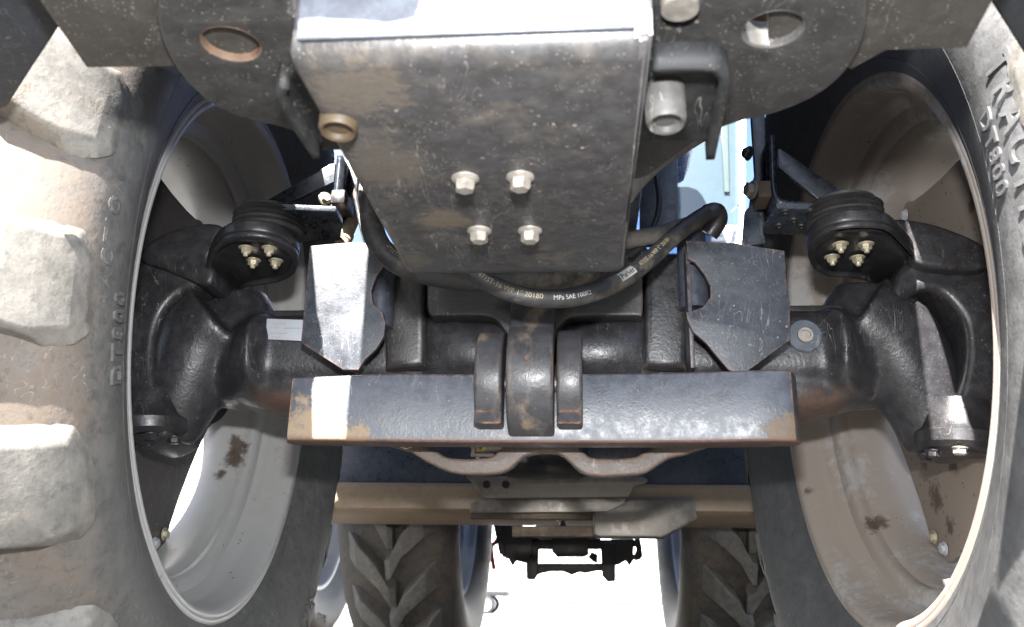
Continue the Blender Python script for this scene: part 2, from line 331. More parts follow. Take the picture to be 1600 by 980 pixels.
def rimpaint(name, base, dust, stains, seed=0, dustcol=(.27, .225, .19), spk=.75, spt=.58):
    """grey wheel paint, dusty in flakes, with oil splashes at given spots (x, y, z, radius) of the wheel"""
    s = NT(name); o = (seed * 1.3, seed * 2.7, seed * .4)
    sx = s.n('ShaderNodeSeparateXYZ'); s.l(s.co, sx.inputs[0]); cx = s.n('ShaderNodeCombineXYZ')
    s.l(s.math('MULTIPLY', s.math('ARCTAN2', sx.outputs[2], sx.outputs[1]), .16), cx.inputs[0]); s.l(s.math('MULTIPLY', sx.outputs[0], 1.5), cx.inputs[1]); polar = cx.outputs[0]
    n1 = s.math('ADD', s.math('MULTIPLY', s.noise(6, 6, .62, off=o), .5), s.math('MULTIPLY', s.noise(9, 5, .6, vec=polar, off=o), .5)); n2 = s.noise(46, 6, .72, off=o); n3 = s.noise(150, 4, .7, off=o)
    col = s.mix(n2, tuple(c * .9 for c in base), tuple(min(1, c * 1.08) for c in base))
    cov = s.ramp(s.math('ADD', s.math('MULTIPLY', n1, .7), s.math('MULTIPLY', n2, .32)), .80 - dust * .6, .86 - dust * .52, 0, .9)
    col = s.mix(cov, col, s.mix(n1, dustcol, tuple(c * .85 for c in dustcol)))
    v = s.n('ShaderNodeTexVoronoi'); v.inputs['Scale'].default_value = 60; s.l(s.co, v.inputs['Vector'])
    sp = s.math('MULTIPLY', s.ramp(v.outputs['Distance'], .1, .2, 1, 0), s.ramp(s.noise(17, 2, off=o), spt, spt + .08))
    col = s.mix(s.math('MULTIPLY', sp, spk), col, (.06, .04, .028))
    for (x, y, z, r) in stains:
        d = s.n('ShaderNodeVectorMath', operation='DISTANCE'); s.l(s.co, d.inputs[0]); d.inputs[1].default_value = (x, y, z)
        k = s.math('ADD', s.math('DIVIDE', d.outputs['Value'], r), s.math('MULTIPLY', s.math('SUBTRACT', s.noise(45, 5, .75, off=(x, y, z)), .5), 2.6))
        col = s.mix(s.ramp(k, .35, .95, .92, 0), col, s.mix(n3, (.035, .022, .014), (.10, .07, .05)))
    s.set(s.b.inputs['Base Color'], col); s.set(s.b.inputs['Roughness'], s.math('ADD', .38, s.math('MULTIPLY', cov, .4)))
    s.l(s.bump(cov, .35, .002, s.bump(n2, .12, .002)), s.b.inputs['Normal']); return s.m
GREY = (.335, .33, .322)
M['rim_left'] = rimpaint('rim_grey_paint', GREY, .34, [(-.105, .346, -.106, .030), (-.105, .335, -.135, .024), (-.12, .318, -.165, .016), (-.05, .33, -.20, .014)], 1)
M['rim_right'] = rimpaint('rim_dusty_paint', GREY, .66, [(.04, .233, -.277, .032), (.09, .263, -.249, .028), (.005, .358, -.178, .018)], 2)
M['disc_left'] = paint('disc_black_paint', (.016, .016, .018), .5, .36, .5, seed=31, dustcol=(.36, .28, .22))
M['disc_right'] = rimpaint('disc_dusty_paint', (.07, .065, .06), .93, [(.165, .17, -.21, .03), (.165, .09, -.17, .022), (.165, .20, -.15, .02), (.165, .13, -.26, .022), (.165, -.10, .22, .03)], 4, dustcol=(.25, .205, .17), spk=.85, spt=.44)
M['rim_rear'] = rimpaint('rear_rim_paint', (.36, .37, .39), .12, [], 5)
def simple(name, base, rough, metal=0., emit=0):
    s = NT(name); n = s.noise(40, 4)
    s.set(s.b.inputs['Base Color'], s.mix(n, tuple(c * .85 for c in base), tuple(min(1, c * 1.12) for c in base)))
    s.b.inputs['Roughness'].default_value = rough; s.b.inputs['Metallic'].default_value = metal; return s.m
M['print'] = simple('yellow_print', (.26, .215, .12), .6)
M['printwhite'] = simple('white_print', (.34, .32, .29), .6)
M['printdark'] = simple('dark_print', (.03, .03, .03), .6)
M['label'] = simple('silver_label', (.42, .44, .48), .35, .2)
M['glass'] = simple('cab_glass', (.055, .080, .095), .06, .0); M['glass'].node_tree.nodes['Principled BSDF'].inputs['Specular IOR Level'].default_value = 1.0
M['glassgreen'] = simple('tinted_band', (.075, .10, .095), .1)
M['darkhole'] = simple('dark_inside', (.01, .01, .01), .7)
M['wire'] = simple('wire_insulation', (.5, .38, .08), .5)
M['straw'] = simple('dry_straw', (.5, .38, .2), .8)
def ground_mat(name, a, b, d):
    s = NT(name); n1 = s.noise(.6, 6, .6); n2 = s.noise(22, 6, .7); n3 = s.noise(160, 3)
    c = s.mix(n1, a, b); c = s.mix(s.ramp(n2, .45, .7, 0, .4), c, d)
    s.set(s.b.inputs['Base Color'], c); s.b.inputs['Roughness'].default_value = .9; s.l(s.bump(n3, .4, .004, s.bump(n2, .4, .01)), s.b.inputs['Normal']); return s.m
M['ground'] = ground_mat('yard_dark_ground', (.050, .049, .047), (.065, .063, .060), (.04, .038, .036))  # near ground darkened to cut light bouncing up under the tractor
M['pavement'] = ground_mat('pale_concrete', (.38, .37, .35), (.46, .45, .43), (.33, .32, .30))

# ------------------------------------------------------------------ setting
GZ = -.04
bm = bmesh.new(); bmesh.ops.create_grid(bm, x_segments=2, y_segments=2, size=400)
for v in bm.verts: v.co.z = GZ
tag(obj('ground', bm_mesh(bm, recalc=False), M['ground']), kind='structure')
bm = bmesh.new(); bmesh.ops.create_grid(bm, x_segments=2, y_segments=2, size=1)
for v in bm.verts: v.co = (v.co.x * 60, 36 + v.co.y * 28, GZ + .004)
tag(obj('pavement', bm_mesh(bm, recalc=False), M['pavement']), kind='structure')
# ------------------------------------------------------------------ the tractor
T = empty('tractor'); tag(T, 'large tractor seen from below its nose, black front axle between two lettered tyres', 'tractor')

# body masses above and behind the axle
obj('engine_block', box(-.13, .13, -.42, 1.3, .86, 1.4, .02), M['axle_dusty'], T)
obj('bonnet', box(-.398, .398, -.66, 1.2, 1.55, 1.95, .05), M['blueb'], T)
obj('nose_shade_slab', box(-.396, .396, -.645, -.60, .85, 1.56, .03), M['navy'], T)  # unseen thin slab, shaped to cast the nose's shadow on the axle
for s in (-1, 1):
    obj('chassis_rail', box(s * .13 - .02, s * .13 + .02, -.5, 1.3, .84, 1.02, .008), M['navy'], T)

obj('sun_block_plate', box(-.80, .80, .45, 1.16, 1.0, 1.05, .006), M['navy'], T)  # unseen plate added to keep sun off the tank fronts and guard
# horizontal bent plate under the nose, four bolts
zt = .65
pb = bmesh.new()
prof = [(-.934, .86), (-.934, .659), (-.930, .652), (-.922, .650), (-.56, .650), (-.545, .6505), (-.535, .6515)]
xs = [-.113, -.111, -.106, .101, .105, .1085]
def ptx(x, k): return x * (1.0 - .0 * k)
rows = []
for (y, z) in prof:
    rows.append([pb.verts.new((x, y, z + (.0035 if x in (xs[0], xs[-1]) else .001 if x in (xs[1], xs[-2]) else 0))) for x in xs])
for a, b in zip(rows, rows[1:]):
    for i in range(len(xs) - 1): pb.faces.new((a[i], a[i + 1], b[i + 1], b[i]))
me = bm_mesh(pb, ang=60)
plate = obj('bent_plate', me, M['plate'], T)
md = plate.modifiers.new('thickness', 'SOLIDIFY'); md.thickness = .012; md.offset = 0
obj('front_face', box(-.110, .103, -.9445, -.9405, .6545, .86, .0015), M['worn'], plate)
for q in ((727, 278), (813, 276), (749, 360), (828, 360)):
    p = PZ(*q, zt - .006); bolt('plate_bolt', p, (0, 0, -1), .0085, .012, M['steel'], plate)
# turned-up flange along the right edge of the plate
obj('edge_flange', prism([pyl([(978, -40), (1019, -40), (1000, 180), (982, 180)], -.70)], .30, on_y(-.86, .30), .004), M['bracket'], plate) if False else None
fb = bmesh.new()
cs = [(-.945, .1030, .1140), (-.80, .1058, .1130), (-.66, .1072, .1120), (-.545, .1084, .1105)]
A = []
for y, x0, x1 in cs: A.append([fb.verts.new((x0, y, .6455)), fb.verts.new((x1, y, .6475)), fb.verts.new((x1, y, .86)), fb.verts.new((x0, y, .86))])
for a, b in zip(A, A[1:]):
    for i in range(4): fb.faces.new((a[i], a[(i + 1) % 4], b[(i + 1) % 4], b[i]))
fb.faces.new(A[0][::-1]); fb.faces.new(A[-1]); bmesh.ops.recalc_face_normals(fb, faces=fb.faces)
bmesh.ops.bevel(fb, geom=fb.edges[:], offset=.003, segments=2, affect='EDGES')
obj('side_flange', bm_mesh(fb), M['flange'], plate)

# carrier: lobed plates with pin holes either side of the nose, each with its outer wing plate
def side_carrier(lobe, hole, hole2, wing, Z, r, mh):
    c = PZ(*hole, Z); loops = [catmull(pzl(lobe, Z), 4), circle(c.x, c.y, r, 28)]
    if hole2: c2 = PZ(*hole2, Z); loops.append(circle(c2.x, c2.y, r * .8, 24))
    o = obj('carrier_plate', prism(loops, .020, on_z(Z, .020), .003), M['carrier'], T)
    obj('bushing', lathe([(.0015, r * .99), (.0, r * 1.06), (.019, r * 1.06), (.021, r * .975), (.0015, r * .99)], (c.x, c.y, Z), (0, 0, 1), 28), mh, o)
    wz = Z + .006
    wl = pzl(wing, wz); obj('carrier_core', box(c.x - .05, c.x + .035, c.y - .03, c.y + .16, Z + .06, Z + .075, .003), M['rustbush'], o); obj('wing_plate', prism([wl], .012, on_z(wz, .012), .002), M['wing'], T)
    return o
lc = side_carrier([(262, -70), (245, 10), (250, 55), (268, 95), (297, 135), (335, 166), (385, 187), (440, 200), (490, 218), (560, 235), (640, 200), (640, -70), (450, -90)],
             (361, 70), (478, 8), [(35, -40), (60, 0), (135, 107), (272, 105), (330, 140), (420, 60), (420, -60)],   .70, .0205, M['rustbush'])
rc = side_carrier([(1352, -70), (1356, 10), (1350, 55), (1334, 95), (1305, 130), (1262, 158), (1205, 180), (1150, 193), (1100, 214), (1055, 245), (1000, 280), (940, 260), (940, -70), (1150, -90)],
             (1208, 47), None, [(1575, -40), (1553, 0), (1511, 76), (1385, 80), (1330, 110), (1200, 60), (1200, -60)], .70, .0205, M['greybush'])
p = PZ(1062, 4, .70); obj('cap_screw', lathe([(0, .013), (.006, .0125), (.006, 0)], p, (0, 0, -1), 24), M['steel'], rc)
for i in range(9):      # stone-chipped weld dots along the wing edge
    pass
# dark side plates of the front linkage, hanging low beside the tyres
for q in ([(-12, -70), (140, -30), (121, -2), (85, 55), (47, 112), (11, 168), (-12, 176)], [(1526, -34), (1545, 0), (1572, 42), (1600, 86), (1622, 118), (1622, -80)]):
    obj('side_plate', prism([pzl(q, .735)], .02, on_z(.735, .02), .003), M['plastic'], T)
# brackets with bushings hanging under the carrier beside the plate
def channel_bracket(plate_px, edge_px, bush_px, mat_bush, s):
    Zb = .668
    o = obj('pin_bracket', prism([pzl(plate_px, Zb)], .012, on_z(Zb, .012), .004), M['bracket'], T)
    e = catmull([tuple(PZ(a, b, Zb - .002)) for a, b in edge_px], 5, False)
    bm = bmesh.new(); rows = [[bm.verts.new(v + Vector((0, 0, .012))), bm.verts.new(v - Vector((0, 0, .008)))] for v in e]
    for a, b in zip(rows, rows[1:]): bm.faces.new((a[0], a[1], b[1], b[0]))
    f = obj('flange', bm_mesh(bm, ang=60), M['bracket'], o); md = f.modifiers.new('thickness', 'SOLIDIFY'); md.thickness = .007; md.offset = 0
    b = PZ(*bush_px, Zb - .030)
    obj('bushing', lathe([(.004, 0), (.004, .0095), (0, .0105), (-.001, .0125), (.002, .0142), (.026, .0145), (.030, .0145)], b, (0, .1, 1), 32), mat_bush, o)
    return o
channel_bracket([(1006, 95), (1104, 93), (1124, 100), (1130, 118), (1112, 222), (994, 224)], [(1020, 95), (1104, 94), (1124, 101), (1131, 120), (1122, 170), (1109, 236)], (1041, 193), M['greybush'], 1)
channel_bracket([(500, 112), (462, 112), (446, 120), (441, 140), (500, 238), (556, 236)], [(446, 122), (441, 140), (468, 190), (496, 234)], (528, 205), M['goldbush'], -1)

# ---- front axle: cast beam lofted along x, both halves
def join_bm(meshes):
    bm = bmesh.new()
    for m in meshes: bm.from_mesh(m); bpy.data.meshes.remove(m)
    return bm_mesh(bm)
def blend(o, voxel, it):          # fuses the pieces of a casting with soft fillets
    r = o.modifiers.new('fuse', 'REMESH'); r.mode = 'VOXEL'; r.voxel_size = voxel; r.use_smooth_shade = True
    q = o.modifiers.new('fillet', 'SMOOTH'); q.factor = .5; q.iterations = it
def axle_half(s, yoke_px):
    sec = [(.02, .02, .690, .11, .085, 2.6), (.12, .02, .690, .105, .082, 2.6), (.24, .0, .688, .10, .070, 3.2), (.33, -.01, .687, .085, .066, 3.6), (.40, -.015, .686, .085, .066, 3.4),
           (.432, -.018, .684, .087, .068, 2.9), (.450, -.030, .683, .104, .072, 2.5), (.470, -.024, .680, .094, .074, 2.3), (.500, -.010, .676, .080, .072, 2.2), (.53, .0, .672, .07, .065, 2.1)]
    ms = [loft([(s * a, b, c, d, e, f) for a, b, c, d, e, f in sec], 48)]
    P = [PY(a, b, -.035) for a, b in yoke_px]
    ms.append(tube([tuple(q) for q in P], lambda t: .082 - .044 * t * t, 26, 6))
    up = [(s * .47, .0, .69), (s * .50, -.01, .735), (s * .515, -.01, .775), (s * .52, -.01, .80)]
    ms.append(tube(up, lambda t: .070 - .026 * t, 26, 6))
    ms.append(loft([(s * .10, .0, .622, .085, .034, 2.6), (s * .34, -.005, .622, .083, .036, 2.6), (s * .42, -.005, .622, .082, .034, 2.5), (s * .49, .0, .63, .07, .024, 2.3)], 32))
    return join_bm(ms)
AX = []
for s, yk in ((-1, [(352, 505), (320, 535), (297, 585), (278, 640), (262, 688)]), (1, [(1335, 500), (1386, 535), (1420, 585), (1445, 640), (1462, 705)])):
    a = obj('axle_housing', axle_half(s, yk), M['axle'], T); AX.append(a); blend(a, .006, 5)
    obj('casting_ledge', box(min(s * .30, s * .47), max(s * .30, s * .47), -.07, .05, .738, .757, .005), M['axle_dusty'], a)
p = PY(1258, 524, -.105)
wq = obj('washer', lathe([(0, .0255), (.004, .0255), (.006, .024), (.006, 0)], (p.x, -.098, p.z), (0, -1, 0), 36), M['washer'], AX[1])
obj('drain_plug', lathe([(.006, .0118), (.011, .0112), (.011, .0075), (.008, .0072), (.008, 0)], (p.x, -.098, p.z), (0, -1, 0), 24), M['steel'], AX[1])
lp = pyl([(417, 498), (474, 500), (474, 533), (415, 530)], -.103)
plq = obj('name_plate', prism([lp], .0015, on_y(-.1035, .0015), .0004), M['label'], AX[0])
for i, (ww, yy) in enumerate(((22, 505), (12, 511), (26, 512), (24, 520), (14, 526))):   # worn print, no longer readable
    x0 = 424 if i != 2 else 444
    obj('worn_print', prism([pyl([(x0, yy), (x0 + ww, yy), (x0 + ww, yy + 1.6), (x0, yy + 1.6)], -.1045)], .0003, on_y(-.1042, .0003), .00008), M['printwhite'], plq)

# differential housing and suspension saddle in the middle of the axle
mid = obj('axle_centre', box(-.225, .225, -.03, .16, .60, .83, .02), M['axle_dusty'], T)
for s in (-1, 1):
    obj('centre_tube', loft([(s * .03, -.055, .680, .06, .055, 2.1), (s * .10, -.06, .680, .06, .055, 2.1), (s * .15, -.05, .685, .06, .062, 2.2), (s * .185, -.04, .69, .05, .075, 2.6)], 36), M['axle'], mid)
cols = pyl([(600, 425), (664, 425), (664, 572), (600, 575)], -.12); obj('column_web', prism([cols], .10, on_y(-.12, .10), .012), M['axle_dusty'], mid)
cols = pyl([(1010, 395), (1074, 395), (1074, 575), (1005, 572)], -.12); obj('column_web', prism([cols], .10, on_y(-.12, .10), .012), M['axle'], mid)
for pts, mt in (([(575, 385), (600, 430), (588, 500), (575, 520)], 'navy'), ):
    pass
cov = catmull(pyl([(667, 400), (667, 475), (672, 492), (690, 493), (752, 493), (775, 500), (789, 517), (826, 560), (868, 517), (884, 500), (905, 494), (990, 493), (1004, 488), (1004, 430), (1004, 380), (830, 370), (667, 370)], -.135), 3)
obj('saddle_cover', prism([cov], .04, on_y(-.135, .04), .003), M['axle_dusty'], T)
# round links seen through the shield cut-outs
for q in ((595, 455), (1082, 425)):
    p = PY(*q, -.13); obj('damper_tube', tube([(p.x, -.13, p.z - .06), (p.x, -.13, p.z + .06)], .022, 24, smooth=False), M['navy'], mid)

# lower beam, its two ears, and the link between them
plan = [(-.346, -.205), (-.335, -.212), (-.24, -.205), (-.15, -.197), (-.06, -.195), (.06, -.195), (.15, -.197), (.24, -.205), (.30, -.213), (.338, -.215), (.352, -.208), (.352, -.165), (.20, -.15), (-.20, -.15), (-.346, -.165)]
zb0, zb1 = .520, .618
bm_ = prism([catmull(plan, 3)], zb1 - zb0, on_z(zb0, zb1 - zb0), .004)
for v in bm_.vertices:
    if v.co.x < -.2 and v.co.z > .57: v.co.z -= (abs(v.co.x) - .2) * .06
beam = obj('suspension_beam', bm_, M['beam'], T)
def ear(x0, x1, cy, cz, r, zlow):
    pts = [(cy + r * cos(a), cz + r * sin(a)) for a in [R_(k) for k in range(30, 230, 10)]] + [(cy - r * .92, zlow), (cy + r, zlow)]
    return prism([pts], x1 - x0, on_x((x0 + x1) / 2), .005)
eL0, eL1 = PY(739, 600, -.25).x, PY(783, 600, -.25).x; eR0, eR1 = PY(869, 600, -.25).x, PY(910, 600, -.25).x
for a, b in ((eL0, eL1), (eR0, eR1)):
    obj('pivot_ear', ear(a, b, -.17, .607, .078, .538), M['link'], beam)
tx0, tx1 = PY(789, 600, -.26).x, PY(864, 600, -.26).x
pts = [(-.172 + .088 * cos(R_(k)), .61 + .085 * sin(R_(k))) for k in range(120, 270, 10)] + [(-.155, .528), (-.08, .528), (-.08, .80), (-.175, .80), (-.19, .74)]
lk = obj('pivot_link', prism([pts], tx1 - tx0, on_x((tx0 + tx1) / 2), .005), M['link'], T)
p = PY(823, 561, -.256); obj('grease_plug', lathe([(0, .0125), (.003, .0125), (.005, .0105), (.005, .004), (.008, .0035), (.008, 0)], (p.x, -.252, p.z), (0, -1, .1), 28), M['rustbush'], lk)
obj('pivot_pin', tube([(eL0 + .004, -.17, .607), (eR1 - .004, -.17, .607)], .03, 24, smooth=False), M['black'], beam)

# wavy forged arm under the beam
arm = [(612, 684), (640, 705), (672, 724), (705, 738), (745, 741), (780, 739), (800, 730), (818, 714), (840, 708), (868, 708), (884, 716), (905, 736), (930, 744), (975, 743), (1010, 738), (1045, 716), (1082, 706), (1086, 684)]
h1 = [(662, 690), (684, 706), (706, 716), (760, 715), (777, 706), (786, 690)]
h2 = [(909, 692), (914, 708), (932, 716), (985, 715), (1004, 708), (1024, 692)]
Ya = -.09
obj('forged_arm', prism([catmull(pyl(arm, Ya), 3), catmull(pyl(h1, Ya), 3), catmull(pyl(h2, Ya), 3)], .022, on_y(Ya, .022), .004), M['arm'], T)

# shield plates either side of the saddle
Ys = -.185
shl = [(484, 383), (550, 378), (580, 381), (597, 420), (580, 450), (582, 470), (600, 492), (602, 520), (585, 545), (572, 560), (556, 578), (535, 579), (505, 560), (470, 535), (474, 480)]
sh = [(484, 384), (552, 378), (598, 382)] + [(600, 416), (588, 432), (580, 455), (583, 475), (598, 488), (602, 505), (600, 525), (588, 545), (570, 562), (560, 578), (536, 578), (470, 536)]
o = obj('shield_plate', prism([pyl(sh, Ys)], .008, on_y(Ys, .008), .001), M['shield'], T)
sh = [(1072, 376), (1150, 380), (1226, 392), (1229, 440), (1235, 478), (1234, 532), (1160, 586), (1138, 578), (1116, 552), (1104, 537), (1082, 518), (1074, 500), (1072, 488), (1074, 488), (1098, 480), (1110, 465), (1110, 447), (1100, 428), (1086, 410), (1074, 404)]
o = obj('shield_plate', prism([pyl(sh, Ys)], .008, on_y(Ys, .008), .001), M['shield'], T)
for x0, x1 in ((470, 500), (1200, 1236)):
    pass
# thin return flanges behind the shields
for px, s in ((560, -1), (1075, 1)):
    p0 = PY(px, 385, Ys); obj('shield_web', box(p0.x - .003, p0.x + .003, Ys + .0085, Ys + .06, .63, p0.z, .001), M['shield'], T)

# ---- steering knuckles, mudguard arms, rubber mounts, mudguard brackets
def knuckle(s, front, cap_px, boss):
    Yk = -.105
    k = obj('steering_knuckle', prism([catmull(pyl(front, Yk), 4)], .13, on_y(Yk, .13), .012), M['black'], T)
    c = PY(*cap_px, -.04)
    cap = obj('kingpin_cap', lathe([(-.004, 0), (-.004, .052), (.004, .060), (.020, .062), (.028, .054), (.05, .050), (.07, .046)], (c.x, -.07, c.z), (s * .10, 0, 1), 36), M['black'], k)
    for a in (200, 250, 300, 350, 150):
        bolt('cap_bolt', (c.x + .046 * cos(R_(a)), -.07 + .046 * sin(R_(a)), c.z - .003), (-s * .10, 0, -1), .0095, .011, M['black'] if not (s > 0 and a == 250) else M['steel'], cap, flange=1.15)
    return k
kl = knuckle(-1, [(200, 420), (232, 395), (330, 398), (338, 412), (322, 440), (285, 455), (258, 480), (243, 515), (238, 560), (242, 600), (248, 635), (258, 656), (262, 670), (254, 684), (205, 690), (190, 560)], (246, 686), None)
kr = knuckle(1, [(1395, 470), (1400, 435), (1430, 403), (1535, 403), (1550, 430), (1570, 500), (1572, 600), (1555, 700), (1478, 694), (1492, 640), (1506, 590), (1512, 545), (1508, 505), (1494, 480), (1470, 458), (1440, 455), (1415, 470)], (1486, 708), None)
# planetary hub behind each knuckle, reaching to the wheel disc
for s in (-1, 1):
    hub = obj('wheel_hub', lathe([(0, 0), (0, .10), (.03, .115), (.06, .125), (.10, .125), (.10, 0)], (s * .60, .09, .70), (s, s * -.058, 0), 40), M['plastic'], T)

def arm_pad(s, outline, arm_top, nuts):
    Zp = .815
    loop = catmull(pzl(outline, Zp), 4)
    a = obj('mudguard_arm', prism([loop], .020, on_z(Zp, .020), .005), M['black'], T)
    inner = [(Vector(q) - Vector((sum(v[0] for v in loop) / len(loop), sum(v[1] for v in loop) / len(loop)))) * .86 + Vector((sum(v[0] for v in loop) / len(loop), sum(v[1] for v in loop) / len(loop))) for q in loop]
    obj('rim_bead', prism([loop, inner], .010, on_z(Zp - .008, .010), .0035), M['black'], a)
    for q in nuts:
        p = PZ(*q, Zp - .004); bolt('nut', p, (0, 0, -1), .0080, .0095, M['zinc'], a, flange=1.45, stud=.0045)
    web = obj('arm_web', prism([catmull(pyl(arm_top, -.13), 4)], .09, on_y(-.13, .09), .008), M['black'], a)
    return a
padL = arm_pad(-1, [(322, 420), (330, 392), (345, 372), (375, 362), (415, 364), (445, 374), (466, 395), (462, 420), (440, 434), (405, 440), (380, 446), (362, 462), (350, 474), (335, 455)],
        [(215, 402), (240, 372), (300, 350), (345, 352), (335, 385), (325, 405), (335, 425), (320, 445), (260, 420)], [(385, 387), (421, 387), (396, 406), (431, 407)])
padR = arm_pad(1, [(1262, 388), (1270, 368), (1298, 352), (1340, 346), (1385, 350), (1410, 372), (1430, 400), (1410, 430), (1398, 470), (1385, 468), (1365, 440), (1330, 428), (1290, 425), (1268, 410)],
        [(1395, 345), (1420, 342), (1470, 352), (1532, 378), (1545, 400), (1540, 420), (1480, 420), (1432, 410), (1420, 385)], [(1313, 381), (1353, 381), (1300, 401), (1340, 402)])
def rubber_mount(px, s):
    c = PZ(*px, .836)
    prof = [(0, 0), (0, .052)]
    for i in range(4): prof += [(.002 + i * .0090, .054), (.0048 + i * .0090, .056 - .002 * i), (.0074 + i * .0090, .054 - .002 * i), (.0082 + i * .0090, .049 - .002 * i)]
    prof += [(.040, .044), (.040, 0)]
    return obj('rubber_mount', lathe(prof, c, (0, 0, 1), 44), M['rubbermount'], T), c
rmL, cL = rubber_mount((418, 368), -1); rmR, cR = rubber_mount((1322, 356), 1)

def fender_bracket(s, foot, upright, strut, holes, post, lit):
    """foot: underside outline of the drilled foot plate; upright: bent strip (px, py); strut: diagonal brace"""
    Zf = .862
    g = obj('mudguard_bracket', prism([pzl(foot, Zf)] + [], .010, on_z(Zf, .010), .002), M['fender_steel'], T)
    for q in holes:
        p = PZ(*q, Zf); obj('foot_bolt', lathe([(-.001, .0075), (.003, .0072), (.003, .0045), (-.002, .004), (-.002, 0)], p, (0, 0, -1), 20), M['black'], g)
    Yb = -.12
    e = catmull([tuple(PY(a, b, Yb)) for a, b in upright], 5, False)
    bm = bmesh.new(); rows = [[bm.verts.new(v), bm.verts.new((v.x, v.y + .07, v.z))] for v in e]
    for a, b in zip(rows, rows[1:]): bm.faces.new((a[0], a[1], b[1], b[0]))
    u = obj('angle_plate', bm_mesh(bm, ang=60), M['fender_steel'], g); md = u.modifiers.new('thickness', 'SOLIDIFY'); md.thickness = .0095; md.offset = 0
    obj('brace', prism([pyl(strut, Yb + .03)], .008, on_y(Yb + .03, .008), .001), M['fender_steel'], g)
    for i, q in enumerate(post): obj('post', prism([pyl(q, Yb + .045 + .02 * i)], .012, on_y(Yb + .045 + .02 * i, .012), .001), M['fender_steel'], g)
    return g
gL = fender_bracket(-1, [(455, 378), (532, 376), (535, 350), (524, 331), (400, 326), (398, 345)],
    [(385, 326), (440, 325), (500, 324), (518, 321), (524, 312), (527, 285), (531, 243)], [(398, 324), (516, 256), (524, 256), (522, 284), (440, 323)],
    [(475, 340), (506, 344), (490, 353), (472, 366), (510, 366)], [[(537, 245), (560, 258), (557, 320), (536, 322)]], True)
gR = fender_bracket(1, [(1192, 362), (1198, 366), (1290, 370), (1330, 340), (1330, 328), (1214, 326)],
    [(1346, 324), (1290, 321), (1235, 318), (1216, 312), (1209, 295), (1207, 255), (1206, 212)], [(1216, 232), (1224, 235), (1342, 318), (1290, 320), (1216, 262)],
    [(1227, 330), (1266, 330), (1240, 343), (1217, 352), (1252, 353)], [[(1172, 150), (1194, 150), (1199, 300), (1182, 305)], [(1164, 330), (1192, 300), (1196, 380), (1160, 385)]], False)
p = PY(1176, 297, -.15); bolt('bracket_bolt', p, (-1, -.4, 0), .011, .012, M['steel'], gR)
p = PY(1170, 240, -.1); bolt('bracket_bolt', p, (-1, -.5, 0), .009, .010, M['black'], gR)
obj('spacer_block', box(PY(1180, 300, -.12).x, PY(1201, 300, -.12).x, -.14, -.09, PY(1180, 316, -.12).z, PY(1180, 291, -.12).z, .002), M['muddy'], gR)
p = PY(508, 311, -.12); bolt('bracket_bolt', p, (.6, -1, 0), .0085, .010, M['zinc'], gL)
p = PY(563, 268, -.1); bolt('bracket_bolt', p, (.4, -1, 0), .009, .010, M['rod'], gL)
obj('spacer_block', box(PY(527, 320, -.10).x, PY(549, 320, -.10).x, -.14, -.08, PY(540, 333, -.10).z, PY(540, 312, -.10).z, .003), M['black'], gL)

# steering rod
a, b = PY(533, 385, -.10), PY(577, 285, .02)
rod = obj('steering_rod', tube([a, b], .0115, 20, smooth=False), M['rod'], T)
obj('rod_collar', tube([a.lerp(b, .62), a.lerp(b, .95)], .0138, 20, smooth=False), M['rod'], rod)
obj('rod_collar', tube([a.lerp(b, .06), a.lerp(b, .16)], .0135, 20, smooth=False), M['rod'], rod)

# ---- hoses
def hose(px, r, m, name='hose', n=16):
    pts = [PY(*q) for q in px]; o = obj(name, tube(pts, r, n, 10), m, T); o['_'] = 0; del o['_']; return o, catmull([tuple(p) for p in pts], 24, False)
hA, pathA = hose([(640, 330, -.36), (690, 380, -.37), (738, 424, -.38), (785, 452, -.385), (840, 466, -.38), (900, 464, -.36), (960, 444, -.33), (1010, 410, -.29), (1060, 364, -.24), (1100, 336, -.21), (1118, 331, -.20)], .0118, M['hose'])
p = PY(1116, 331, -.20); obj('hose_fitting', tube([PY(1104, 334, -.205), PY(1119, 331, -.2), PY(1122, 345, -.19), PY(1108, 366, -.18)], .0135, 16, 6), M['black'], hA)
hB, pathB = hose([(600, 240, -.28), (583, 300, -.30), (580, 345, -.31), (594, 385, -.32), (630, 415, -.32), (690, 432, -.31), (760, 436, -.30), (830, 436, -.28), (900, 430, -.24), (960, 410, -.2)], .0155, M['hose'])
hC, _ = hose([(940, 390, -.22), (985, 375, -.21), (1030, 366, -.2), (1075, 352, -.16), (1120, 345, -.12)], .0125, M['hose_grey'])
hD, _ = hose([(975, 305, -.50), (1000, 275, -.47), (1035, 245, -.42), (1100, 205, -.38)], .012, M['hose_grey'])
hE, _ = hose([(760, 446, -.2), (830, 455, -.2), (890, 440, -.2), (930, 425, -.2)], .008, M['hose_grey'])
for q, r in (([(590, 232, -.22), (606, 300, -.24), (622, 350, -.25), (668, 392, -.25), (730, 410, -.22)], .0045), ([(548, 262, -.05), (560, 330, -.10), (575, 384, -.12), (606, 410, -.14)], .004), ([(1020, 250, -.1), (1030, 320, -.14), (1012, 372, -.18), (985, 398, -.2)], .0045)):
    cb = obj('cable', tube([PY(*k) for k in q], r, 10, 8), M['hose'], T)
    p = PY(*q[2]); obj('cable_tie', tube([p + Vector((0, 0, -.004)), p + Vector((0, 0, .004))], r * 1.5, 12, smooth=False), M['plastic'], cb)
hA['label'] = 'printed black hose sagging below the front plate'; hB['label'] = 'thicker black hose looping down at the left of the plate'; hC['label'] = 'smooth dusty grey hose'
